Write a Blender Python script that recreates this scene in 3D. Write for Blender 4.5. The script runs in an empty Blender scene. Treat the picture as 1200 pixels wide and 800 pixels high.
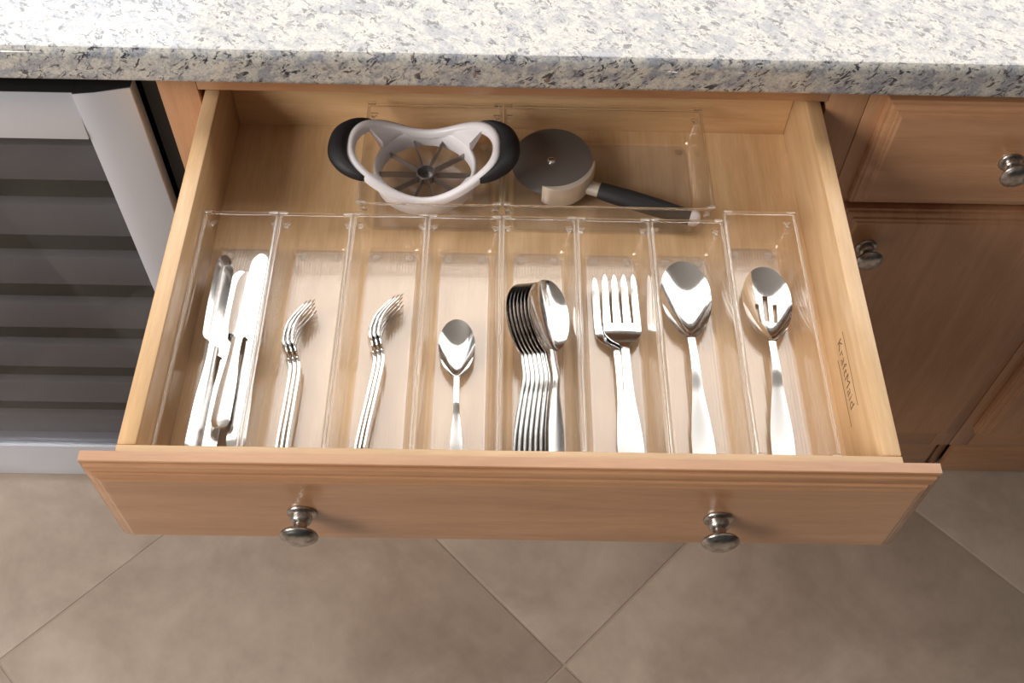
import bpy, bmesh, math, random
from mathutils import Vector, Matrix, Euler

# ------------------------------------------------------------------ camera, world, lights
SC = bpy.context.scene
COL = SC.collection
Z0 = 749.0                     # height of the drawer floor above the tiles (mm); drawer coordinates are in mm
R = math.radians


def W(x, y, z):
    return Vector((x / 1000, y / 1000, (z + Z0) / 1000))


cam_d = bpy.data.cameras.new('camera')
cam = bpy.data.objects.new('camera', cam_d)
COL.objects.link(cam)
cam.location = W(-11.58, -440.7, 876.0)
cam.rotation_euler = (R(34.885), R(-1.108), R(0.3795))
cam_d.sensor_width = 36.0
cam_d.lens = 1247.17 / 1200 * 36.0
cam_d.clip_start = 0.02
SC.camera = cam

world = bpy.data.worlds.new('room_light')
SC.world = world
world.use_nodes = True
wb = world.node_tree.nodes['Background']
wb.inputs[0].default_value = (1.0, 0.95, 0.9, 1)
wb.inputs[1].default_value = 0.04


def area(name, loc, rot, sx, sy, radiance, col):
    d = bpy.data.lights.new(name, 'AREA')
    d.shape = 'RECTANGLE'
    d.size, d.size_y = sx, sy
    d.energy = radiance * math.pi * sx * sy
    d.color = col
    o = bpy.data.objects.new(name, d)
    COL.objects.link(o)
    o.location = loc
    o.rotation_euler = rot
    return o


area('ceiling_light', (0.9, 2.39, 2.75), (0, 0, 0), 5.6, 2.92, 2.95, (1.0, 0.95, 0.89))
area('ceiling_light_cool', (-1.9, 2.5, 2.70), (0, 0, 0), 1.7, 2.4, 1.1, (0.70, 0.85, 1.0))
area('front_room_light', (-2.1, -1.0, 2.15), (R(22), R(-42), 0), 1.2, 1.2, 15.5, (1.0, 0.95, 0.88))

SC.view_settings.view_transform = 'Standard'
SC.view_settings.look = 'None'
SC.view_settings.exposure = 0.0
SC.view_settings.gamma = 1.0
SC.view_settings.use_curve_mapping = False
SC.cycles.transparent_max_bounces = 32
SC.cycles.max_bounces = 10


# ------------------------------------------------------------------ materials
class NT:
    def __init__(s, name):
        s.m = bpy.data.materials.new(name)
        s.m.use_nodes = True
        s.t = s.m.node_tree
        s.n = s.t.nodes
        s.bsdf = s.n['Principled BSDF']
        s.out = s.n['Material Output']

    def add(s, typ, **kw):
        nd = s.n.new(typ)
        for k, v in kw.items():
            if isinstance(k, str) and hasattr(nd, k):
                setattr(nd, k, v)
            else:
                nd.inputs[k.replace('_', ' ')].default_value = v
        return nd

    def link(s, a, b):
        s.t.links.new(a, b)

    def coords(s, scale=(1, 1, 1), rot=(0, 0, 0), kind='Object'):
        tc = s.n.new('ShaderNodeTexCoord')
        mp = s.n.new('ShaderNodeMapping')
        mp.inputs['Scale'].default_value = scale
        mp.inputs['Rotation'].default_value = rot
        s.link(tc.outputs[kind], mp.inputs[0])
        return mp.outputs[0]

    def noise(s, vec, scale, detail=4, rough=.55, dist=0):
        nd = s.n.new('ShaderNodeTexNoise')
        nd.inputs['Scale'].default_value = scale
        nd.inputs['Detail'].default_value = detail
        nd.inputs['Roughness'].default_value = rough
        nd.inputs['Distortion'].default_value = dist
        s.link(vec, nd.inputs['Vector'])
        return nd.outputs['Fac']

    def ramp(s, fac, stops):
        r = s.n.new('ShaderNodeValToRGB')
        e = r.color_ramp.elements
        while len(e) < len(stops):
            e.new(0.5)
        for el, (p, c) in zip(e, stops):
            el.position = p
            el.color = (*c, 1) if len(c) == 3 else c
        s.link(fac, r.inputs[0])
        return r.outputs[0]

    def mix(s, fac, a, b, mode='MIX'):
        m = s.n.new('ShaderNodeMix')
        m.data_type = 'RGBA'
        m.blend_type = mode
        for sock, v in ((m.inputs[0], fac), (m.inputs[6], a), (m.inputs[7], b)):
            if hasattr(v, 'links'):
                s.link(v, sock)
            else:
                sock.default_value = v if isinstance(v, (int, float)) else (*v, 1)
        return m.outputs[2]

    def bump(s, h, strength=.2, dist=.001):
        b = s.n.new('ShaderNodeBump')
        b.inputs['Strength'].default_value = strength
        b.inputs['Distance'].default_value = dist
        s.link(h, b.inputs['Height'])
        s.link(b.outputs[0], s.bsdf.inputs['Normal'])
        return b.outputs[0]

    def p(s, **kw):
        for k, v in kw.items():
            k = k.replace('_', ' ')
            s.bsdf.inputs[k].default_value = (*v, 1) if isinstance(v, tuple) and len(v) == 3 else v
        return s


M = {}


def wood(name, dark, mid, light, axis, rough=.38, coat=.25):
    t = NT(name)
    sc = {'x': (1.2, 14, 14), 'y': (14, 1.2, 14), 'z': (14, 14, 1.2)}[axis]
    v = t.coords(sc)
    n1 = t.noise(v, 3.0, 6, .6, .6)
    v2 = t.coords(tuple(a * 5 for a in sc))
    n2 = t.noise(v2, 6.0, 3, .6)
    c = t.ramp(n1, [(.28, dark), (.5, mid), (.72, light)])
    f = t.ramp(n2, [(.3, (.86, .84, .82)), (.7, (1.05, 1.05, 1.05))])
    c = t.mix(.6, c, f, 'MULTIPLY')
    v3 = t.coords((1, 1, 1))
    b = t.ramp(t.noise(v3, 4.0, 2), [(.3, (.9, .88, .86)), (.7, (1.06, 1.06, 1.06))])
    c = t.mix(.7, c, b, 'MULTIPLY')
    t.link(c, t.bsdf.inputs['Base Color'])
    t.p(Roughness=rough, Coat_Weight=coat, Coat_Roughness=.22, Specular_IOR_Level=.4)
    t.bump(n2, .08, .0006)
    M[name] = t.m


MAP = ((.61, .39, .20), (.71, .475, .265), (.80, .575, .35))
CAB = ((.45, .225, .11), (.53, .28, .145), (.60, .33, .18))
for a in 'xyz':
    wood('maple_' + a, *MAP, a, .35, .3)
    wood('stained_' + a, *CAB, a, .33, 1.0)


def simple(name, col, rough=.5, metal=0., **kw):
    t = NT(name)
    t.p(Base_Color=col, Roughness=rough, Metallic=metal, **kw)
    M[name] = t.m
    return t


simple('black_plastic', (.012, .012, .014), .42)
simple('black_body', (.01, .01, .011), .5)
simple('gap_dark', (.02, .014, .01), .8)
simple('ceiling_paint', (.66, .65, .63), .8)
simple('white_plastic', (.80, .77, .81), .35)
simple('grip_black', (.012, .012, .015), .6)
simple('seam_dark', (.05, .03, .02), .8)
simple('ink', (.12, .07, .045), .7)
simple('cast_zinc', (.62, .55, .48), .35, .6)
simple('grout', (.42, .345, .285), .9)
simple('liner_black', (.02, .02, .022), .6)
simple('shelf_grey', (.31, .31, .325), .5, .1)
simple('shelf_wire', (.10, .10, .10), .4, .6)

t = simple('cutlery_steel', (.86, .86, .86), .09, 1.)
n = t.noise(t.coords((60, 3, 60)), 12, 3)
t.link(t.ramp(n, [(.3, (.06, .06, .06)), (.7, (.13, .13, .13))]), t.bsdf.inputs['Roughness'])
t = simple('handle_steel', (.86, .86, .86), .2, 1.)
t = simple('blade_steel', (.38, .36, .36), .35, .9)
t = simple('pewter', (.36, .34, .32), .3, 1.)
n = t.noise(t.coords((1, 1, 1)), 130, 4)
t.link(t.ramp(n, [(.35, (.30, .28, .265)), (.65, (.60, .58, .56))]), t.bsdf.inputs['Base Color'])
t = simple('brushed_steel', (.74, .79, .90), .36, .6)  # blue in the base colour imitates the reflection of a bluish window
n = t.noise(t.coords((3, 3, 160)), 10, 3)
t.bump(n, .05, .0003)
t = simple('wheel_steel', (.30, .285, .28), .45, .9)
t.bump(t.noise(t.coords((1, 1, 1)), 300, 2), .02, .0003)


def clear(name, rough, tint, veil=0., bumpy=False, boost=1.0, ior=1.5):
    """thin clear plastic: transmission straight through, Fresnel reflection on top"""
    t = NT(name)
    t.n.remove(t.bsdf)
    tr = t.n.new('ShaderNodeBsdfTransparent')
    tr.inputs[0].default_value = (*tint, 1)
    gl = t.n.new('ShaderNodeBsdfAnisotropic')
    gl.inputs['Roughness'].default_value = rough
    fr = t.n.new('ShaderNodeFresnel')
    geo = t.n.new('ShaderNodeNewGeometry')
    mr = t.n.new('ShaderNodeMapRange')     # the same index from either side of the sheet
    mr.inputs[3].default_value = ior
    mr.inputs[4].default_value = 1 / ior
    t.link(geo.outputs['Backfacing'], mr.inputs[0])
    t.link(mr.outputs[0], fr.inputs['IOR'])
    mul = t.n.new('ShaderNodeMath')
    mul.operation = 'MULTIPLY'
    mul.use_clamp = True
    mul.inputs[1].default_value = boost
    t.link(fr.outputs[0], mul.inputs[0])
    if bumpy:
        tc = t.coords((1, 1, 1))
        sx = t.n.new('ShaderNodeSeparateXYZ')
        t.link(tc, sx.inputs[0])
        tot = None
        for k in (0, 1):
            m1 = t.n.new('ShaderNodeMath')
            m1.operation = 'MULTIPLY'
            m1.inputs[1].default_value = 2 * math.pi / .0030
            m2 = t.n.new('ShaderNodeMath')
            m2.operation = 'SINE'
            t.link(sx.outputs[k], m1.inputs[0])
            t.link(m1.outputs[0], m2.inputs[0])
            if tot is None:
                tot = m2.outputs[0]
            else:
                m3 = t.n.new('ShaderNodeMath')
                m3.operation = 'MAXIMUM'
                t.link(tot, m3.inputs[0])
                t.link(m2.outputs[0], m3.inputs[1])
                tot = m3.outputs[0]
        b = t.n.new('ShaderNodeBump')
        b.inputs['Strength'].default_value = .25
        b.inputs['Distance'].default_value = .00012
        t.link(tot, b.inputs['Height'])
        t.link(b.outputs[0], gl.inputs['Normal'])
    mx = t.n.new('ShaderNodeMixShader')
    t.link(mul.outputs[0], mx.inputs[0])
    src = tr.outputs[0]
    if veil:
        df = t.n.new('ShaderNodeBsdfDiffuse')
        df.inputs[0].default_value = (.9, .88, .86, 1)
        m0 = t.n.new('ShaderNodeMixShader')
        m0.inputs[0].default_value = veil
        t.link(src, m0.inputs[1])
        t.link(df.outputs[0], m0.inputs[2])
        src = m0.outputs[0]
    t.link(src, mx.inputs[1])
    t.link(gl.outputs[0], mx.inputs[2])
    t.link(mx.outputs[0], t.out.inputs[0])
    M[name] = t.m


clear('acrylic_wall', .03, (.985, .98, .975))
clear('acrylic_floor', .06, (.99, .985, .98), .05, True, 2.1)
clear('cooler_glass', .02, (.72, .72, .74), 0, False, 1.0)

t = NT('acrylic_edge')          # polished edges of the plastic: real refraction, half of it let straight through
t.n.remove(t.bsdf)
g = t.n.new('ShaderNodeBsdfGlass')
g.inputs['IOR'].default_value = 1.49
g.inputs['Roughness'].default_value = .0
tr = t.n.new('ShaderNodeBsdfTransparent')
mx = t.n.new('ShaderNodeMixShader')
mx.inputs[0].default_value = .65
t.link(tr.outputs[0], mx.inputs[1])
t.link(g.outputs[0], mx.inputs[2])
t.link(mx.outputs[0], t.out.inputs[0])
M['acrylic_edge'] = t.m

# granite
t = NT('granite')
v = t.coords((1, 1, 1))
vs = t.coords((1, 1, 1), (0, R(38), R(30)))
mpn = t.n.new('ShaderNodeMapping')
mpn.inputs['Scale'].default_value = (.30, 1.0, 1.2)
t.link(vs, mpn.inputs[0])
vs = mpn.outputs[0]
base = t.ramp(t.noise(v, 75, 8, .72), [(.33, (.22, .24, .28)), (.43, (.42, .43, .45)), (.51, (.56, .55, .52)), (.60, (.62, .605, .56)), (.74, (.42, .42, .42))])
blue = t.ramp(t.noise(vs, 48, 6, .66), [(.52, (0, 0, 0)), (.60, (.85, .85, .85))])
c = t.mix(blue, base, (.30, .32, .38))
m1 = t.ramp(t.noise(vs, 150, 7, .68, .8), [(.535, (0, 0, 0)), (.575, (1, 1, 1))])
gate = t.ramp(t.noise(v, 42, 4, .6), [(.40, (.1, .1, .1)), (.54, (1, 1, 1))])
m1 = t.mix(1.0, m1, gate, 'MULTIPLY')
c = t.mix(m1, c, (.045, .05, .07))
sp_n = t.ramp(t.noise(v, 420, 4, .7), [(.36, (.62, .62, .64)), (.55, (1.04, 1.04, 1.04))])
c = t.mix(.85, c, sp_n, 'MULTIPLY')
m2 = t.ramp(t.noise(v, 110, 4, .6), [(.68, (0, 0, 0)), (.70, (1, 1, 1))])
c = t.mix(m2, c, (.20, .13, .12))
t.link(c, t.bsdf.inputs['Base Color'])
t.p(Roughness=.10, Specular_IOR_Level=.8, Coat_Weight=1.0, Coat_Roughness=.06)
M['granite'] = t.m

# floor tile
t = NT('tile')
v = t.coords((1, 1, 1), kind='Object')
oi = t.n.new('ShaderNodeObjectInfo')
va = t.n.new('ShaderNodeVectorMath')
va.operation = 'ADD'
sc_ = t.n.new('ShaderNodeVectorMath')
sc_.operation = 'SCALE'
sc_.inputs['Scale'].default_value = 37.0
comb = t.n.new('ShaderNodeCombineXYZ')
t.link(oi.outputs['Random'], comb.inputs[0])
t.link(oi.outputs['Random'], comb.inputs[1])
t.link(comb.outputs[0], sc_.inputs[0])
t.link(v, va.inputs[0])
t.link(sc_.outputs[0], va.inputs[1])
v = va.outputs[0]
a = t.ramp(t.noise(v, 5, 6, .6, .8), [(.3, (.385, .305, .25)), (.5, (.455, .37, .308)), (.7, (.53, .44, .37))])
b = t.ramp(t.noise(v, 30, 4, .6), [(.3, (.90, .89, .88)), (.7, (1.06, 1.06, 1.06))])
c = t.mix(.8, a, b, 'MULTIPLY')
t.link(c, t.bsdf.inputs['Base Color'])
t.p(Roughness=.42, Specular_IOR_Level=.35)
t.bump(t.noise(v, 22, 4), .1, .002)
M['tile'] = t.m


# ------------------------------------------------------------------ mesh helpers (mm in, metres out)
class MB:
    def __init__(s):
        s.v, s.f = [], []

    def ring_loft(s, rings, cap0=True, cap1=True, closed=True):
        b = len(s.v)
        k = len(rings[0])
        for r in rings:
            s.v += [tuple(p) for p in r]
        for i in range(len(rings) - 1):
            for j in range(k if closed else k - 1):
                j2 = (j + 1) % k
                s.f.append((b + i * k + j, b + i * k + j2, b + (i + 1) * k + j2, b + (i + 1) * k + j))
        if cap0:
            s.f.append(tuple(b + j for j in reversed(range(k))))
        if cap1:
            e = b + (len(rings) - 1) * k
            s.f.append(tuple(e + j for j in range(k)))
        return s

    def box(s, x0, x1, y0, y1, z0, z1):
        r = lambda z: [(x0, y0, z), (x1, y0, z), (x1, y1, z), (x0, y1, z)]
        return s.ring_loft([r(z0), r(z1)])

    def lathe(s, prof, n=24, axis='z', c=(0, 0, 0), sgn=1):
        rings = []
        for r, h in prof:
            r = max(r, 1e-3)
            ring = []
            for i in range(n):
                a = 2 * math.pi * i / n
                p, q = r * math.cos(a), r * math.sin(a)
                if axis == 'z':
                    ring.append((c[0] + p, c[1] + q, c[2] + sgn * h))
                else:
                    ring.append((c[0] + p, c[1] + sgn * h, c[2] + q))
            rings.append(ring)
        return s.ring_loft(rings)

    def build(s, name, mat, parent=None, smooth=False, bevel=0, seg=2, kind=None, label=None, angle=40):
        bm = bmesh.new()
        vs = [bm.verts.new((p[0] / 1000, p[1] / 1000, p[2] / 1000)) for p in s.v]
        for f in s.f:
            try:
                bm.faces.new([vs[i] for i in f])
            except ValueError:
                pass
        bmesh.ops.remove_doubles(bm, verts=bm.verts, dist=2e-6)
        bmesh.ops.recalc_face_normals(bm, faces=bm.faces)
        if bevel:
            es = [e for e in bm.edges if len(e.link_faces) == 2 and e.calc_face_angle(0) > R(30)]
            bmesh.ops.bevel(bm, geom=es, offset=bevel / 1000, segments=seg, profile=.5, affect='EDGES', clamp_overlap=True)
        if smooth:
            for f in bm.faces:
                f.smooth = True
            for e in bm.edges:
                if len(e.link_faces) == 2 and e.calc_face_angle(0) > R(angle):
                    e.smooth = False
        me = bpy.data.meshes.new(name)
        bm.to_mesh(me)
        bm.free()
        o = bpy.data.objects.new(name, me)
        COL.objects.link(o)
        if mat:
            me.materials.append(M[mat])
        if parent:
            o.parent = parent
        if kind:
            o['kind'] = kind
        if label:
            o['label'] = label
        return o


def tag(o, label, cat, group=None):
    o['label'] = label
    o['category'] = cat
    if group:
        o['group'] = group
    return o


def thing(name, label, cat, x, y, z, group=None, rz=0):
    o = bpy.data.objects.new(name, None)
    o.empty_display_size = .02
    COL.objects.link(o)
    o.location = W(x, y, z)
    o.rotation_euler = (0, 0, rz)
    return tag(o, label, cat, group)


def copy_tree(o, parent=None):
    c = o.copy()
    COL.objects.link(c)
    c.parent = parent
    for ch in list(o.children):
        copy_tree(ch, c)
    return c


def bx(name, mat, parent, x0, x1, y0, y1, z0, z1, bevel=1.0, **kw):
    return MB().box(x0, x1, y0, y1, z0, z1).build(name, mat, parent, smooth=bevel > 0, bevel=bevel, **kw)


def interp(pts, x):
    """smooth (monotone cubic) interpolation through (x, y) points"""
    if x <= pts[0][0]:
        return pts[0][1]
    if x >= pts[-1][0]:
        return pts[-1][1]
    n = len(pts)
    d = [(pts[i + 1][1] - pts[i][1]) / (pts[i + 1][0] - pts[i][0]) for i in range(n - 1)]
    m = [d[0]] + [0 if d[i - 1] * d[i] <= 0 else 2 * d[i - 1] * d[i] / (d[i - 1] + d[i]) for i in range(1, n - 1)] + [d[-1]]
    for i in range(n - 1):
        if x <= pts[i + 1][0]:
            h = pts[i + 1][0] - pts[i][0]
            u = (x - pts[i][0]) / h
            return ((2 * u**3 - 3 * u**2 + 1) * pts[i][1] + (u**3 - 2 * u**2 + u) * h * m[i]
                    + (-2 * u**3 + 3 * u**2) * pts[i + 1][1] + (u**3 - u**2) * h * m[i + 1])


# ------------------------------------------------------------------ floor of diagonal tiles
FL = -Z0
floor_o = MB().box(-3200, 3200, -2600, 3600, -40, -1.4).build('floor', 'grout', None)
floor_o['kind'] = 'structure'
tile_me = None
random.seed(4)
PU, PV, U0, V0 = 608.0, 615.0, -601.0, -484.0
for i in range(-4, 5):
    for j in range(-4, 6):
        u = U0 + PU * (i + .5)
        v = V0 + PV * (j + .5)
        x, y = (u + v) / math.sqrt(2), (v - u) / math.sqrt(2)
        if not (-1900 < x < 2000 and -1500 < y < 1000):
            continue
        if tile_me is None:
            o = MB().box(-PU / 2 + 1.7, PU / 2 - 1.7, -PV / 2 + 1.7, PV / 2 - 1.7, -10, 0).build(
                'floor_tile', 'tile', floor_o, smooth=True, bevel=2.0)
            tile_me = o.data
        else:
            o = bpy.data.objects.new('floor_tile', tile_me)
            COL.objects.link(o)
            o.parent = floor_o
        o.location = (x / 1000, y / 1000, random.uniform(-.0004, .0004))
        o.rotation_euler = (0, 0, R(-45) + random.choice((0, 1)) * math.pi)

ceil = MB().box(-3200, 3200, -2600, 4200, 0, 60).build('ceiling', 'ceiling_paint', None)
ceil['kind'] = 'structure'
ceil.location = (0, 0, 2.8)

# ------------------------------------------------------------------ countertop
ct = MB()
YF, ZB, ZT = 398.0, 127.0, 165.0
prof = [(1500, ZB), (YF + 2, ZB), (YF, ZB + 2)]
for k in range(5):
    prof.append((YF, ZB + 6 + 3 * k))
for k in range(9):
    a = R(90 * k / 8)
    prof.append((YF + 11 - 11 * math.cos(a), ZT - 11 + 11 * math.sin(a)))
prof += [(1500, ZT)]
ct.ring_loft([[(x, y, z) for y, z in prof] for x in (-1700, 1700)])
top = ct.build('countertop', 'granite', None, smooth=True, angle=50)
top.location = W(0, 0, 0)
tag(top, 'polished cream and grey granite countertop slab above the open drawer', 'countertop')


# ------------------------------------------------------------------ profiled fronts and knobs
def profiled_front(name, parent, x0, x1, z0, z1, yb, depth, mat, step=1.0):
    """slab front with an ogee edge; back plane at yb, field stands depth in front of it"""
    P = [(0, 0), (0, 9.0), (.6, 9.8), (3.4, 10.0), (3.7, 10.6), (3.7, 12.0), (4.6, 13.0), (7.0, 14.2), (9.4, 14.6), (10.0, 14.8), (10.3, 16.4),
         (11.0, 16.9), (12.6, 17.2), (14.2, 17.9), (15.6, 18.8), (16.6, 19.0), (18.0, 19.0)]
    rings = []
    for ins, d in P:
        ins *= step
        y = yb - d * depth / 19.0
        rings.append([(x0 + ins, y, z0 + ins), (x1 - ins, y, z0 + ins), (x1 - ins, y, z1 - ins), (x0 + ins, y, z1 - ins)])
    return MB().ring_loft(rings).build(name, mat, parent, smooth=True, angle=18)


KN = [(0, 0), (11.6, 0), (12.2, 1.2), (11.6, 2.6), (8.8, 3.8), (8.6, 8), (7.4, 10), (5.4, 11), (5.2, 16), (6.5, 17.4), (11, 18.2),
      (14.6, 19.6), (15.4, 21.2), (15.0, 22.6), (13.8, 23.2), (13.4, 24.0), (10, 26.2), (5, 27.6), (0, 28)]
knob_me = None


def knob(parent, x, y, z):
    global knob_me
    if knob_me is None:
        o = MB().lathe([(r * 1.08, h * 1.06) for r, h in KN], 32, 'y', (0, 0, 0), -1).build('knob', 'pewter', parent, smooth=True, angle=60, label='pewter mushroom knob')
        knob_me = o.data
    else:
        o = bpy.data.objects.new('knob', knob_me)
        COL.objects.link(o)
        o.parent = parent
        o['label'] = 'pewter mushroom knob'
    o.location = (x / 1000, y / 1000, z / 1000)
    return o


# ------------------------------------------------------------------ base cabinets
YFF = 430.0        # face frame plane


cab = thing('base_cabinet', 'stained maple base cabinet that the open cutlery drawer slides out of', 'cabinet', 0, YFF, FL)
L = lambda z: z + Z0
for s in (-1, 1):
    a, b = sorted((s * 339, s * 381))
    bx('stile', 'stained_z', cab, a, b, 0, 19, L(-650), L(127), .6)
    a, b = sorted((s * 366, s * 380.5))
    bx('side_panel', 'maple_z', cab, a, b, 19.5, 600, 0, L(126))
bx('top_rail', 'stained_x', cab, -338.5, 338.5, 0, 19, L(89), L(127), .6)
bx('middle_rail', 'stained_x', cab, -338.5, 338.5, 0, 19, L(-85), L(-50), .6)
bx('bottom_rail', 'stained_x', cab, -338.5, 338.5, 0, 19, L(-650), L(-610), .6)
bx('back_panel', 'maple_x', cab, -365, 365, 588, 600, 0, L(126))
bx('bottom_panel', 'maple_x', cab, -365, 365, 20, 587, L(-640), L(-624))
bx('toe_kick', 'stained_x', cab, -365, 365, 4, 16, 2, L(-651))
for s in (-1, 1):
    a, b = sorted((s * 2, s * 355))
    d = profiled_front('door', cab, a, b, L(-600), L(-64), -.5, 19, 'stained_z')
    knob(d, s * 40, -19.5, L(-120))


def neighbour(x0, w, label, hinge):
    c = thing('base_cabinet', label, 'cabinet', x0 + w / 2, YFF, FL)
    h = w / 2
    for s in (-1, 1):
        a, b = sorted((s * (h - 31), s * (h - .4)))
        bx('stile', 'stained_z', c, a, b, 0, 19, L(-650), L(127), .6)
        a, b = sorted((s * (h - 15), s * (h - .6)))
        bx('side_panel', 'stained_z', c, a, b, 19.5, 600, 0, L(126))
    bx('top_rail', 'stained_x', c, -h + 31.5, h - 31.5, 0, 19, L(89), L(127), .6)
    bx('middle_rail', 'stained_x', c, -h + 31.5, h - 31.5, 0, 19, L(-80), L(-44), .6)
    bx('bottom_rail', 'stained_x', c, -h + 31.5, h - 31.5, 0, 19, L(-650), L(-606), .6)
    bx('back_panel', 'maple_x', c, -h + 16, h - 16, 588, 600, 0, L(126))
    bx('toe_kick', 'stained_x', c, -h + 16, h - 16, 4, 16, 2, L(-651))
    d = profiled_front('drawer_front', c, -h + 19, h - 19, L(-57), L(102), -.5, 19, 'stained_x')
    knob(d, 0, -19.5, L(24))
    d = profiled_front('door', c, -h + 19, h - 19, L(-594), L(-68), -.5, 19, 'stained_z')
    knob(d, hinge * (h - 58), -19.5, L(-127))
    return c


neighbour(381.5, 352, 'stained maple base cabinet just right of the open drawer', -1)
neighbour(734, 352, 'stained maple base cabinet at the far right edge, mostly out of view', 1)

# ------------------------------------------------------------------ wine cooler
wc = thing('wine_cooler', 'stainless framed glass door wine cooler left of the open drawer', 'wine cooler', -690, YFF, FL)
X = lambda x: x + 690
body = bx('body', 'black_body', wc, X(-996), X(-984), 6, 570, 30, L(118), 0)
bx('body_side', 'black_body', wc, X(-399), X(-384), 6, 570, 30, L(118), 0)
bx('body_top', 'black_body', wc, X(-983.5), X(-399.5), 6, 570, L(106), L(118), 0)
bx('body_base', 'black_body', wc, X(-983.5), X(-399.5), 26, 570, 10, L(-664), 0)
bx('body_back', 'liner_black', wc, X(-983.5), X(-399.5), 555, 570, L(-663), L(100), 0)
# door: right and left stiles with a face that slopes back towards the outer edge
st = MB()
ZD = 103
sec = [(X(-462), -27), (X(-440), -24), (X(-404), -15), (X(-404), 4), (X(-462), 4)]
sec2 = [(-x, y) for x, y in sec]
for q, se in enumerate((sec, sec2)):
    st = MB().ring_loft([[(x, y, z) for x, y in se] for z in (L(-735), L(ZD))])
    st.build('door_stile', 'brushed_steel', wc, smooth=True, bevel=.8, label='brushed steel side of the door frame')
    cap = MB().ring_loft([[(x, y + (1 if y < 0 else 0), z) for x, y in se] for z in (L(ZD + .1), L(ZD + 1.2))])  # black strip: the counter's shadow on the door top, put in as colour
    cap.build('door_top_shade', 'black_body', wc)
xl, xr = sec2[0][0] + .3, X(-462) - .3
for nm, z0, z1, y0, y1 in (('door_top_rail', 41, ZD, -29.5, -23), ('door_bottom_rail', -735, -657, -34, -24)):
    m = MB()
    m.ring_loft([[(x, y0, L(z0)), (x, 4, L(z0)), (x, 4, L(z1)), (x, y1, L(z1))] for x in (xl, xr)])
    m.build(nm, 'brushed_steel', wc, smooth=True, bevel=.8)
MB().ring_loft([[(x, y, L(z)) for y, z in ((-24, ZD + .1), (4, ZD + .1), (4, ZD + 1.2), (-24, ZD + 1.2))] for x in (xl, xr)]).build('door_top_shade', 'black_body', wc)  # same painted counter shadow, along the top of the rail
bx('glass_pane', 'cooler_glass', wc, xl, xr, -20, -16, L(-656.5), L(39.5), 0)
for k in range(7):
    zt = -2 - 101 * k
    sh = bx('shelf', 'shelf_grey', wc, xl + 4, xr - 4, 4, 18, L(zt - 58), L(zt), 1.5)
    bx('shelf_rack', 'shelf_wire', sh, xl + 8, xr - 8, 18.5, 500, L(zt - 50), L(zt - 46), 0)
bx('kick_plate', 'black_plastic', wc, X(-980), X(-400), 30, 40, 1, 12, 0)

# ------------------------------------------------------------------ the drawer
DW, DT, HS, DD, HF = 333.5, 16.4, 83.0, 472.0, 101.0
dr = thing('drawer', 'wide open maple cutlery drawer with two pewter knobs', 'drawer', 0, 0, -14)
Q = 14.0
for s in (-1, 1):
    a, b = sorted((s * (DW - DT), s * DW))
    sd = bx('side_panel', 'maple_y', dr, a, b, .4, DD + 12, 0, HS + Q, 1.6)
    if s > 0:
        right_side = sd
bx('box_front', 'maple_x', dr, -DW, DW, -16, 0, 0, HS + Q, 1.0)
bx('back_panel', 'maple_x', dr, -DW + DT + .2, DW - DT - .2, DD, DD + 12, 6, HS - 6 + Q, 1.0)
bx('bottom_panel', 'maple_y', dr, -DW + DT + .1, DW - DT - .1, .2, DD - .1, 7, Q, 0)
fr = profiled_front('front_panel', dr, -354.7, 355.9, -36 + Q, HF + Q, -16.2, 19, 'stained_x')
knob(fr, -180, -35.3, 31 + Q)
knob(fr, 181.5, -35.3, 31 + Q)


def text_mesh(body, size):
    cu = bpy.data.curves.new('txt', 'FONT')
    cu.body = body
    cu.size = size
    cu.extrude = .00008
    cu.space_character = 1.12
    cu.offset = -.00025
    tmp = bpy.data.objects.new('txt', cu)
    COL.objects.link(tmp)
    dg = bpy.context.evaluated_depsgraph_get()
    me = bpy.data.meshes.new_from_object(tmp.evaluated_get(dg))
    bpy.data.objects.remove(tmp)
    return me


xw = DW - DT - .12
me = text_mesh('KraftMaid', .0172)
me.materials.clear()
me.materials.append(M['ink'])
lo = bpy.data.objects.new('stamped_lettering', me)
COL.objects.link(lo)
lo.parent = right_side
lo['label'] = 'dark stamped lettering'
# reads from rear to front on the inner face of the right side
lo.matrix_local = Matrix(((0, 0, -1, xw / 1000), (-1, 0, 0, .1515), (0, 1, 0, (33 + Q) / 1000), (0, 0, 0, 1)))
for y0, y1, z in ((70, 152, 51), (62, 136, 25.5)):
    bx('stamped_line', 'ink', right_side, xw - .1, xw + .1, y0, y1, z + Q, z + .7 + Q, 0)


# ------------------------------------------------------------------ clear organiser bins
def rrect(hx, hy, r, z, n=5):
    pts = []
    r = min(r, hx - .1, hy - .1)
    for cx, cy, a0 in ((hx - r, hy - r, 0), (-hx + r, hy - r, 90), (-hx + r, -hy + r, 180), (hx - r, -hy + r, 270)):
        for k in range(n):
            a = R(a0 + 90 * k / (n - 1))
            pts.append((cx + r * math.cos(a), cy + r * math.sin(a), z))
    return pts


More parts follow.
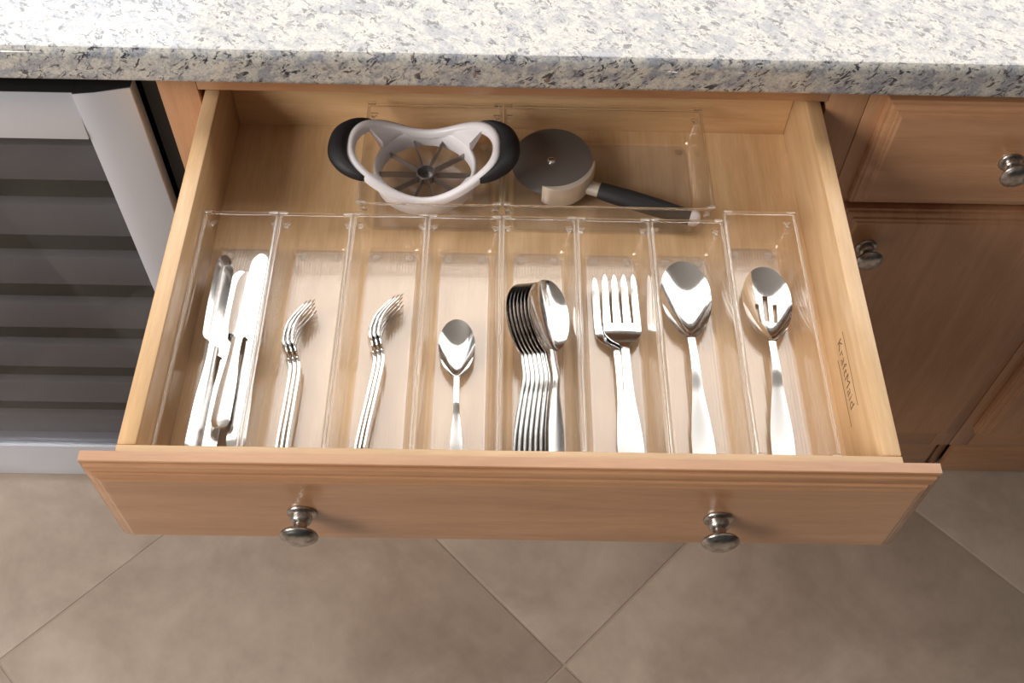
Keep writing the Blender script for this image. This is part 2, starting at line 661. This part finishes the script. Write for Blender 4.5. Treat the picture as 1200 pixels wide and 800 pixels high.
def make_bin(label, w, l, x, y, group):
    """x, y: centre; rim 51 mm above the drawer floor"""
    b = thing('organizer_bin', label, 'organizer bin', x, y, .1, group)
    hx, hy = w / 2, l / 2
    G = [(12.6, .3, 9), (10.4, .8, 9), (8.0, 2.6, 9), (6.2, 5.6, 9), (5.2, 9.5, 8), (4.4, 16, 6.5), (1.7, 48, 3.5)]
    m = MB()
    outer = [rrect(hx - i, hy - i * .8, r, z) for i, z, r in G]
    inner = [rrect(hx - i - 1.9, hy - i * .8 - 1.9, r - 1.5, z + (1.7 if z < 6 else .5 if z < 40 else 0)) for i, z, r in G]
    m.ring_loft(outer, False, False)
    m.ring_loft(inner[::-1], False, False)
    m.build('wall', 'acrylic_wall', b, smooth=True, angle=70)
    m = MB()
    rim = [rrect(hx - 3.0, hy - 2.6, 2.0, 48.1), rrect(hx - 1.6, hy - 1.6, 3, 48.1), rrect(hx - .5, hy - .5, 3.4, 48.6), rrect(hx - .25, hy - .25, 3.6, 49.4),
           rrect(hx - .6, hy - .6, 3.4, 50.7), rrect(hx - 1.2, hy - 1.2, 3, 51), rrect(hx - 2.5, hy - 2.1, 2.4, 51), rrect(hx - 3.0, hy - 2.6, 2.0, 50.4),
           rrect(hx - 3.0, hy - 2.6, 2.0, 48.1)]
    m.ring_loft(rim, False, False)
    m.build('rim', 'acrylic_edge', b, smooth=True, angle=60, label='thick polished clear rim')
    fx, fy = hx - 12.7, hy - 10.3
    m = MB()
    m.ring_loft([rrect(fx, fy, 9, .3), rrect(fx, fy, 9, 2.0)])
    m.build('base', 'acrylic_floor', b, label='finely ribbed clear floor')
    for sx in (-1, 1):
        for sy in (-1, 1):
            m = MB()
            cx, cy = sx * (hx - 6.6), sy * (hy - 6.6)
            m.ring_loft([[(cx, cy - sy * 4, 36), (cx + sx * 3.4, cy - sy * 1, 36), (cx + sx * 3, cy + sy * 3, 36), (cx - sx * 4, cy + sy * 3.4, 36)],
                         [(cx, cy - sy * 4.5, 39), (cx + sx * 3.5, cy - sy * 1, 39.5), (cx + sx * 3.4, cy + sy * 3.4, 40), (cx - sx * 4.5, cy + sy * 3.5, 39.5)]])
            m.build('corner_lug', 'acrylic_edge', b, smooth=True, bevel=.6)
            a0, a1 = sorted((sx * (hx - .4), sx * (hx - 9.5)))
            b0, b1 = sorted((sy * (hy - .3), sy * (hy - 4.2)))
            bx('corner_tab', 'acrylic_edge', b, a0, a1, b0, b1, 51.1, 53.2, .7)
    for sx in (-1, 1):
        m = MB()
        m.lathe([(4.4, 2.02), (4.6, 2.3), (3.8, 2.6)], 16, 'z', (sx * (fx - 8), fy - 9, 0))
        m.build('stacking_stud', 'acrylic_edge', b, smooth=True)
    return b


BX0, BP = -316.0, 76.3
bl = ['clear bin holding the table knives, leftmost in the front row',
      'clear bin holding three forks on edge, second from the left',
      'clear bin holding three forks on edge, third from the left',
      'clear bin holding the single teaspoon',
      'clear bin holding the nested stack of spoons',
      'clear bin holding the two serving forks',
      'clear bin holding the plain serving spoon',
      'clear bin holding the slotted spoon, rightmost in the front row']
GB = 'long clear bins side by side in the drawer'
BL = 291.0
yoff = [1.5, 1.2, 1.8, 1.2, 1.6, 1.0, 1.4, 14.0]
bc = []
proto = None
for i in range(8):
    cx, cy = BX0 + BP * (i + .5), yoff[i] + BL / 2
    if proto is None:
        proto = make_bin(bl[i], 76.0, BL, cx, cy, GB)
    else:
        o = copy_tree(proto)
        o.location = W(cx, cy, .1)
        o['label'] = bl[i]
    bc.append(cx)
make_bin('square clear bin at the drawer back under the apple slicer', 151, 151, -87, 381, 'wide clear bins at the drawer back')
make_bin('wide clear bin at the drawer back holding the pizza wheel', 222, 151, 100.5, 381, 'wide clear bins at the drawer back')


# ------------------------------------------------------------------ cutlery
def ribbon(ys, fl, fr_, fz, fd, ft, nu=10, edge=.45):
    """shell along y; fl/fr left and right edge x, fz rim height, fd dish depth at the middle, ft thickness"""
    rings = []
    for y in ys:
        l, r, z, d, t = fl(y), fr_(y), fz(y), fd(y), ft(y)
        if r - l < .1:
            c = (l + r) / 2
            l, r = c - .05, c + .05
        top, bot = [], []
        for k in range(nu + 1):
            u = -1 + 2 * k / nu
            x = (l + r) / 2 + u * (r - l) / 2
            g = (1 - u * u)
            zt = z - d * g
            th = t * (edge + (1 - edge) * min(1, (1 - abs(u)) * 4))
            top.append((x, y, zt))
            bot.append((x, y, zt - th))
        rings.append(top + bot[::-1])
    return MB().ring_loft(rings)


def frange(a, b, n):
    return [a + (b - a) * i / n for i in range(n + 1)]


def egg(y, y0, y1, hw, c=.56):
    """half width of a spoon bowl between neck y0 and tip y1"""
    u = min(max((y - y0) / (y1 - y0), 0), 1)
    if u > c:
        return hw * max(0, 1 - ((u - c) / (1 - c)) ** 2.1) ** .5
    return hw * max(0, 1 - ((c - u) / c) ** 2.0) ** .72


def tipspace(a, b, n):
    return [a + (b - a) * math.sin(math.pi / 2 * i / n) for i in range(n + 1)]


def make_spoon(name, label, L_, bowl_l, bowl_w, hand_w, depth, group=None, slots=False):
    o = thing(name, label, 'spoon', 0, 0, 0, group)
    y0 = L_ - bowl_l
    nk = 2.6 * bowl_w / 36
    hp = [(0, .0), (.8, hand_w * .28), (3, hand_w * .43), (10, hand_w * .5), (L_ * .14, hand_w * .49), (L_ * .24, hand_w * .40), (L_ * .38, hand_w * .23), (y0 - 22, nk), (y0 + 1, nk), (y0 + 6, nk + .4)]
    dz = depth + 1.7 - 8.2
    arch = [(0, 5.8), (L_ * .15, 7.8), (L_ * .36, 10.6 + dz * .6), (y0 - 30, 13 + dz), (y0 - 8, 10.5 + dz), (y0 + 6, 8.6 + dz)]
    zr = lambda y: dz + interp([(y0 - 4, 9.6), (y0 + bowl_l * .25, 8.8), (y0 + bowl_l * .6, 8.2), (L_, 9.4)], y)
    dp = lambda y: depth * math.sin(math.pi * min(max((y - y0) / bowl_l, 0), 1) ** .8) ** .8 if y0 < y < L_ else 0
    th = lambda y: interp([(0, 2.0), (L_ * .3, 2.3), (y0 - 10, 3.0), (y0 + 6, 2.6)], y)
    m = ribbon(frange(0, 8, 10) + frange(10, y0 + .5, 44), lambda y: -interp(hp, y), lambda y: interp(hp, y), lambda y: interp(arch, y), lambda y: -.5, th, 6, .55)
    m.build('handle', 'handle_steel', o, smooth=True, angle=60)
    hwf = lambda y: max(egg(y, y0 - 2, L_, bowl_w / 2), interp([(y0 - 3, nk * .9), (y0 + 3, nk * .9), (y0 + 8, 0)], y))
    if not slots:
        m = ribbon(tipspace(y0 - 3, L_, 54), lambda y: -hwf(y), hwf, zr, dp, lambda y: 1.3, 20, .8)
        m.build('bowl', 'cutlery_steel', o, smooth=True, angle=70)
    else:
        ys = tipspace(y0 - 3, L_, 70)
        nu = 36
        mb = MB()
        P = []
        for y in ys:
            h = max(hwf(y), .06)
            P.append([(u, y) for u in frange(-1, 1, nu)])
            for u in frange(-1, 1, nu):
                mb.v.append((u * h, y, zr(y) - dp(y) * (1 - u * u)))
        K = nu + 1
        base_n = len(mb.v)
        mb.v += [(x, y, z - 1.3) for x, y, z in mb.v]

        def hole(i, j):
            ym = (ys[i] + ys[i + 1]) / 2
            um = -1 + 2 * (j + .5) / nu
            q = (ym - y0) / bowl_l
            return (abs(um) < .085 and .34 < q < .66) or (abs(abs(um) - .38) < .085 and .30 < q < .56)
        solid = {(i, j) for i in range(len(ys) - 1) for j in range(nu) if not hole(i, j)}
        for i, j in solid:
            a, b, c, d = i * K + j, i * K + j + 1, (i + 1) * K + j + 1, (i + 1) * K + j
            mb.f.append((a, b, c, d))
            mb.f.append((base_n + d, base_n + c, base_n + b, base_n + a))
            for (di, dj, p, q) in ((-1, 0, a, b), (1, 0, c, d), (0, -1, d, a), (0, 1, b, c)):
                if (i + di, j + dj) not in solid:
                    mb.f.append((q, p, base_n + p, base_n + q))
        mb.build('bowl', 'cutlery_steel', o, smooth=True, angle=60, label='bowl pierced by three slots')
    return o


def make_fork(name, label, L_, head_w, tine_l, hand_w, curve, group=None, hedge=.55):
    o = thing(name, label, 'fork', 0, 0, 0, group)
    yt = L_ - tine_l                       # roots of the tines
    y0 = yt - head_w * .95                  # neck
    nk = 2.6 * head_w / 26
    hp = [(0, 0), (.8, hand_w * .28), (3, hand_w * .43), (10, hand_w * .5), (L_ * .14, hand_w * .49), (L_ * .24, hand_w * .40), (L_ * .38, hand_w * .24), (y0 - 16, nk), (y0 + 2, nk)]
    cz = [(0, 2.6), (L_ * .2, 5.2), (L_ * .42, 8.4), (y0 - 6, 10.5), (y0 + 10, 7.0), (yt - 4, 3.0), (yt + tine_l * .3, 5), (L_, curve)]
    z = lambda y: interp(cz, y)
    th = lambda y: interp([(0, 1.9), (L_ * .3, 2.2), (y0, 2.8), (yt, 2.0), (L_, 1.2)], y)
    ribbon(frange(0, 8, 10) + frange(10, y0 + 2, 40), lambda y: -interp(hp, y), lambda y: interp(hp, y), z, lambda y: -.4, th, 6, hedge).build('handle', 'handle_steel', o, smooth=True, angle=60)
    hh = [(y0, nk), (y0 + 5, nk * 1.3), (y0 + head_w * .32, head_w * .32), (y0 + head_w * .62, head_w * .485), (yt, head_w * .5)]
    dish = lambda y: interp([(y0, -.4), (y0 + 10, .2), (yt, 1.3)], y)
    hd = ribbon(frange(y0, yt, 22), lambda y: -interp(hh, y), lambda y: interp(hh, y), z, dish, th, 12, .7).build('head', 'cutlery_steel', o, smooth=True, angle=60)
    gap = head_w * .085
    tw = (head_w - 3 * gap) / 4
    for k in range(4):
        c0 = -head_w / 2 + tw / 2 + k * (tw + gap)
        hw = lambda y: interp([(yt - .2, tw / 2), (L_ - tine_l * .3, tw * .46), (L_ - 3, tw * .26), (L_, .25)], y)
        cc = lambda y: c0 * (1 - .06 * (y - yt) / tine_l)
        u0 = (c0 / (head_w / 2))
        zz = lambda y: z(y) - 1.3 * (1 - u0 * u0)
        ribbon(frange(yt - .2, L_, 16), lambda y: cc(y) - hw(y), lambda y: cc(y) + hw(y), zz, lambda y: -.15, th, 4, .6).build('tine', 'cutlery_steel', hd, smooth=True, angle=60)
    return o


def make_knife(label, L_, blade_l, blade_w, hand_w, group):
    o = thing('table_knife', label, 'knife', 0, 0, 0, group)
    y0 = L_ - blade_l
    hp = [(0, 0), (.8, hand_w * .27), (3, hand_w * .42), (9, hand_w * .5), (L_ * .2, hand_w * .48), (y0 - 12, hand_w * .30), (y0, hand_w * .31)]
    ribbon(frange(0, 8, 10) + frange(10, y0, 30), lambda y: -interp(hp, y), lambda y: interp(hp, y),
           lambda y: interp([(0, 4.5), (12, 5.8), (y0, 6.0)], y), lambda y: -1.0,
           lambda y: interp([(0, 3.2), (12, 5.6), (y0, 5.4)], y), 8, .35).build('handle', 'handle_steel', o, smooth=True, angle=60)
    xr_, xl_ = hand_w * .30, hand_w * .30 - blade_w
    xm = (xr_ + xl_) / 2 - 1.0

    def tipf(y, e):
        q = min(max((y - (L_ - 22)) / 22, 0), 1)
        return xm + (e - xm) * max(0, 1 - q ** 2.6) ** .6
    sp_ = [(y0 - 4, hand_w * .26), (y0 + 8, xr_), (L_, xr_)]
    ed_ = [(y0 - 4, -hand_w * .26), (y0 + 4, -hand_w * .26), (y0 + 7, xr_ - blade_w * .86), (y0 + 12, xr_ - blade_w * .93), (y0 + blade_l * .5, xl_), (L_, xl_)]
    ed, sp = ed_, sp_
    ribbon(frange(y0 - 4, L_ - 23, 36) + tipspace(L_ - 22, L_, 16), lambda y: tipf(y, interp(ed, y)), lambda y: tipf(y, interp(sp, y)),
           lambda y: 4.2, lambda y: 0.0, lambda y: 1.7, 6, .3).build('blade', 'cutlery_steel', o, smooth=True, angle=60)
    return o


def pose(o, end, tip, roll=0.0, z_end=2.2, z_tip=2.2):
    """lay a piece so that its handle end is at `end` and it points at `tip` (drawer mm)"""
    a = Vector((end[0], end[1], z_end))
    d = Vector((tip[0], tip[1], z_tip)) - a
    yaw = math.atan2(-d.x, d.y)
    pitch = math.atan2(d.z, math.hypot(d.x, d.y))
    o.location = W(*a)
    mt = Matrix.Rotation(yaw, 4, 'Z') @ Matrix.Rotation(pitch, 4, 'X') @ Matrix.Rotation(R(roll), 4, 'Y')
    o.rotation_euler = mt.to_euler()
    return o


# table knives
GK = 'table knives in the leftmost bin'
kA = make_knife('table knife tilted against the left wall of the knife bin', 232, 112, 20, 18, GK)
pose(kA, (-293, 27), (-293, 258), 40, 13, 13)
kC = copy_tree(kA)
kC['label'] = 'table knife in the middle lying lowest, mostly covered by the others'
pose(kC, (-282, 14), (-274, 244), 13, 5.5, 5.5)
kD = make_knife('short table knife on top of the pile, its rounded handle end nearest', 190, 86, 19, 18, GK)
pose(kD, (-267, 52), (-266, 240), -9, 19, 12)
kB = copy_tree(kA)
kB['label'] = 'table knife along the right wall of the knife bin, tip reaching farthest back'
pose(kB, (-252, 34), (-255, 276), 0, 11, 11)

# small forks standing on edge, three in each of two bins
f0 = make_fork('dinner_fork', 'fork on edge', 186, 25, 46, 19, 23.0, 'forks standing on edge', .9)
lab2 = ['fork on edge in the second bin, leftmost of its three', 'fork on edge in the second bin, middle of its three', 'fork on edge in the second bin, rightmost of its three']
lab3 = ['fork on edge in the third bin, leftmost of its three', 'fork on edge in the third bin, middle of its three', 'fork on edge in the third bin, rightmost of its three']
first = True
for k in range(3):
    o = f0 if first else copy_tree(f0)
    first = False
    o['label'] = lab2[k]
    pose(o, (-214.5 + 4.6 * k, 12 + 1.0 * k), (-226.5 + 3.9 * k, 194 + k), 92, 14.8, 14.8)
for k in range(3):
    o = copy_tree(f0)
    o['label'] = lab3[k]
    pose(o, (-144 + 4.0 * k, 22 + 1.4 * k), (-139.5 + 4.0 * k, 207 + 1.4 * k), 92, 14.8, 14.8)

# teaspoon
ts = make_spoon('teaspoon', 'single small teaspoon alone in the middle bin', 172, 69, 36, 12.5, 7.0)
pose(ts, (-49, 16), (-54.3, 188))

# nested spoons
GS = 'spoons nested on edge in the fifth bin'
s0 = make_spoon('dinner_spoon', 'spoon', 204, 84, 45, 17, 7.2, GS)
ords = ['lowest and farthest left spoon of the nested stack', 'second spoon from the left in the nested stack', 'third spoon from the left in the nested stack',
        'fourth spoon from the left in the nested stack', 'fifth spoon from the left in the nested stack', 'sixth spoon from the left in the nested stack',
        'seventh spoon from the left in the nested stack, just under the top one', 'top spoon of the nested stack, its bowl facing up to the right']
for k in range(8):
    o = s0 if k == 0 else copy_tree(s0)
    o['label'] = ords[k]
    pose(o, (4.5 + 5.0 * k, 18 - .4 * k), (5.5 + 3.3 * k + (3.5 if k == 7 else 0), 222 - .7 * k), 31 if k == 7 else 42.5, 17.0 + 1.0 * k + (1.5 if k == 7 else 0), 17.5 + 1.2 * k + (3.5 if k == 7 else 0))

# serving forks
ff = make_fork('serving_fork', 'upper serving fork, lying across the other one', 230, 38, 56, 20, 11.0, 'two serving forks in the sixth bin')
pose(ff, (115.5, 15), (110.5, 250), 0, 6.6, 6.6)
f2 = copy_tree(ff)
f2['label'] = 'lower serving fork, showing to the left under the other one'
pose(f2, (112, 14), (100.0, 249), 0, 2.9, 2.9)

# serving spoons
sp = make_spoon('serving_spoon', 'large plain serving spoon in the seventh bin', 252, 98, 52, 22, 9.5)
pose(sp, (181, 14), (178.3, 266))
ss = make_spoon('slotted_spoon', 'large slotted serving spoon in the rightmost bin', 233, 95, 50, 22, 9.5, None, True)
pose(ss, (254.4, 27), (263.0, 259), 0, 2.8, 2.8)


# ------------------------------------------------------------------ apple slicer
sl = thing('apple_slicer', 'white apple slicer with black grips resting in the square back bin', 'apple slicer', -95, 378, 2.2)
RR = 55.0


def zfr(x):
    u = min(abs(x) / 84, 1.25)
    return 31 + 31 * (u * u * (3 - 2 * u) if u < 1 else 1 + (u - 1) * .2)


m = MB()
N = 64


def ringc(r, fz):
    return [(r * math.cos(2 * math.pi * i / N), r * math.sin(2 * math.pi * i / N), fz(r * math.cos(2 * math.pi * i / N))) for i in range(N)]


bot = lambda x: 11.0
topf = lambda x: 33.0
m.ring_loft([ringc(54.0, bot), ringc(55.6, lambda x: 13.0), ringc(56.6, lambda x: 30.0), ringc(55.6, lambda x: 32.8), ringc(53.0, lambda x: 33.6),
             ringc(51.4, lambda x: 32.4), ringc(51.0, lambda x: 22.0), ringc(50.6, lambda x: 13.0), ringc(51.2, bot), ringc(54.0, bot)], False, False)
m.build('ring', 'white_plastic', sl, smooth=True, angle=60)


def sup(a, b, n_, t_):
    c, s = math.cos(t_), math.sin(t_)
    return (math.copysign(abs(c) ** (2 / n_), c) * a, math.copysign(abs(s) ** (2 / n_), s) * b)


m = MB()
rings = []
NF = 120
for i in range(NF):
    t_ = 2 * math.pi * i / NF
    xo, yo = sup(82, 55.5, 2.5, t_)
    xi, yi = sup(73.5, 47.5, 2.3, t_)
    zo = zfr(xo)
    zi = zfr(xi) + 1.0
    sec = []
    for f, dz in ((0, -4), (0, 2), (.12, 4.2), (.5, 5.4), (.88, 4.2), (1, 2), (1, -4), (.5, -5)):
        sec.append((xo + (xi - xo) * f, yo + (yi - yo) * f, zo + (zi - zo) * f + dz - 2))
    rings.append(sec)
rings.append(rings[0])
m.ring_loft(rings, False, False)
m.build('handle_frame', 'white_plastic', sl, smooth=True, angle=70)
# webs between the ring and the four lobes of the frame
for sx in (-1, 1):
    for sy in (-1, 1):
        rings = []
        for k in range(13):
            t_ = R((36 if sy > 0 else 42) + (80 - 36) * k / 12)
            xo, yo = sup(75.5, 49.5, 2.3, t_)
            ang = math.atan2(yo, xo)
            xi, yi = 53 * math.cos(ang), 53 * math.sin(ang)
            if math.hypot(xo, yo) < 54:
                xo, yo = 54 * math.cos(ang), 54 * math.sin(ang)
            zo, zi = zfr(xo) + .6, (zfr(xi) * .6 + 33 * .4)
            xm_, ym_ = (xo + xi) / 2, (yo + yi) / 2
            rings.append([(sx * x, sy * y, z) for x, y, z in ((xo, yo, zo - 4), (xo, yo, zo), (xm_, ym_, (zo + zi) / 2 + .5), (xi, yi, zi), (xi, yi, 27))])
        MB().ring_loft(rings).build('frame_web', 'white_plastic', sl, smooth=True, angle=60)
for sx in (-1, 1):
    m = MB()
    rings = []
    n2 = 40
    for k in range(n2 + 1):
        a = R(-47 + 94 * k / n2)
        xi, yi = sup(81.0, 54.5, 2.5, a)
        q = math.cos((k / n2 - .5) * math.pi) ** .7 if 0 < k < n2 else 0
        wd = 2.0 + 19.5 * q
        # outward direction
        nx, ny = math.cos(a), math.sin(a) * .62
        ln = math.hypot(nx, ny)
        nx, ny = nx / ln, ny / ln
        z = zfr(xi)
        hh = 3.5 + 5.0 * q
        sec = []
        for j in range(10):
            b_ = 2 * math.pi * j / 10
            f = .5 - .5 * math.cos(b_)
            sec.append((sx * (xi + nx * wd * f), yi + ny * wd * f, z - 2.5 * f + hh * math.sin(b_)))
        rings.append(sec)
    m.ring_loft(rings)
    m.build('grip', 'grip_black', sl, smooth=True, angle=60, label='black rubber grip')
m = MB()
m.lathe([(10.0, 12), (10.6, 13), (10.6, 22), (9.4, 22.4), (9.4, 13), (10.0, 12)], 28)
m.build('core_ring', 'blade_steel', sl, smooth=True)
bm_me = None
for k in range(10):
    if bm_me is None:
        ob = MB().box(10.2, 51.0, -.5, .5, 13, 21).build('blade', 'blade_steel', sl)
        bm_me = ob.data
    else:
        ob = bpy.data.objects.new('blade', bm_me)
        COL.objects.link(ob)
        ob.parent = sl
    ob.rotation_euler = (0, 0, R(36 * k))

# ------------------------------------------------------------------ pizza wheel
pw = thing('pizza_wheel', 'pizza wheel with black handle lying in the wide back bin', 'pizza cutter', 43, 394, 2.2)
tilt = Matrix.Rotation(R(8), 4, 'X') @ Matrix.Rotation(R(-4), 4, 'Y')
m = MB()
m.lathe([(0, -.5), (40, -.5), (44.5, 0), (40, .5), (0, .5)], 72)
wheel = m.build('wheel', 'wheel_steel', pw, smooth=True, angle=40)
wheel.matrix_local = Matrix.Translation((0, 0, .026)) @ tilt
m = MB()
m.lathe([(4.6, .5), (4.6, 1.5), (3.6, 2.4), (0, 2.8)], 20)
m.build('rivet', 'cutlery_steel', wheel, smooth=True)
# guard: a curved saddle that follows the rim of the wheel on the handle side
m = MB()
rings = []
for k in range(21):
    q = k / 20
    a = R(-104 + 92 * q)
    ri = 44.5 + 2 * q
    wd = 2.0 + 9 * math.sin(math.pi * min(q * 1.02, 1)) ** .8 * (1 - .5 * q)
    h0, h1 = 10 + 18 * q ** 3, 33 + 5 * q
    ca, sa = math.cos(a), math.sin(a)
    rings.append([(ri * ca, ri * sa, h0), ((ri + wd) * ca, (ri + wd) * sa, h0), ((ri + wd) * ca, (ri + wd) * sa, h1 - 3),
                  ((ri + wd - 1.6) * ca, (ri + wd - 1.6) * sa, h1), ((ri + .8) * ca, (ri + .8) * sa, h1), (ri * ca, ri * sa, h1 - 1)])
m.ring_loft(rings)
m.build('thumb_guard', 'cast_zinc', pw, smooth=True, angle=50, label='pale cast metal thumb guard')
# neck and handle along a line from the guard to the front right corner of the bin


def tube(pts, nm, mat, par, n=18):
    rings = []
    for i, (p, rx, rz) in enumerate(pts):
        a = Vector(pts[max(i - 1, 0)][0])
        b = Vector(pts[min(i + 1, len(pts) - 1)][0])
        d = (b - a).normalized()
        s_ = d.cross(Vector((0, 0, 1))).normalized()
        u_ = s_.cross(d)
        rings.append([tuple(Vector(p) + s_ * rx * math.cos(2 * math.pi * j / n) + u_ * rz * math.sin(2 * math.pi * j / n)) for j in range(n)])
    return MB().ring_loft(rings).build(nm, mat, par, smooth=True, angle=50)


A, B = Vector((36, -30, 19)), Vector((160, -71, 12))
dv = (B - A).normalized()
P = lambda s_: tuple(A + dv * s_)
tube([(P(-4), 8, 6), (P(4), 9, 7), (P(12), 8.5, 7), (P(18), 8.6, 7)], 'neck', 'cast_zinc', pw)
tube([(P(16), 8, 6.5), (P(17), 10, 8), (P(24), 10.6, 8.6), (P(50), 11.4, 9), (P(80), 11, 9), (P(105), 9.6, 8.4), (P(119), 9, 8)], 'handle', 'grip_black', pw)
tube([(P(119.2), 9, 8), (P(122), 9.2, 8.2), (P(127), 8.4, 7.4), (P(129.5), 5, 4.5), (P(130), 1, 1)], 'end_cap', 'white_plastic', pw)
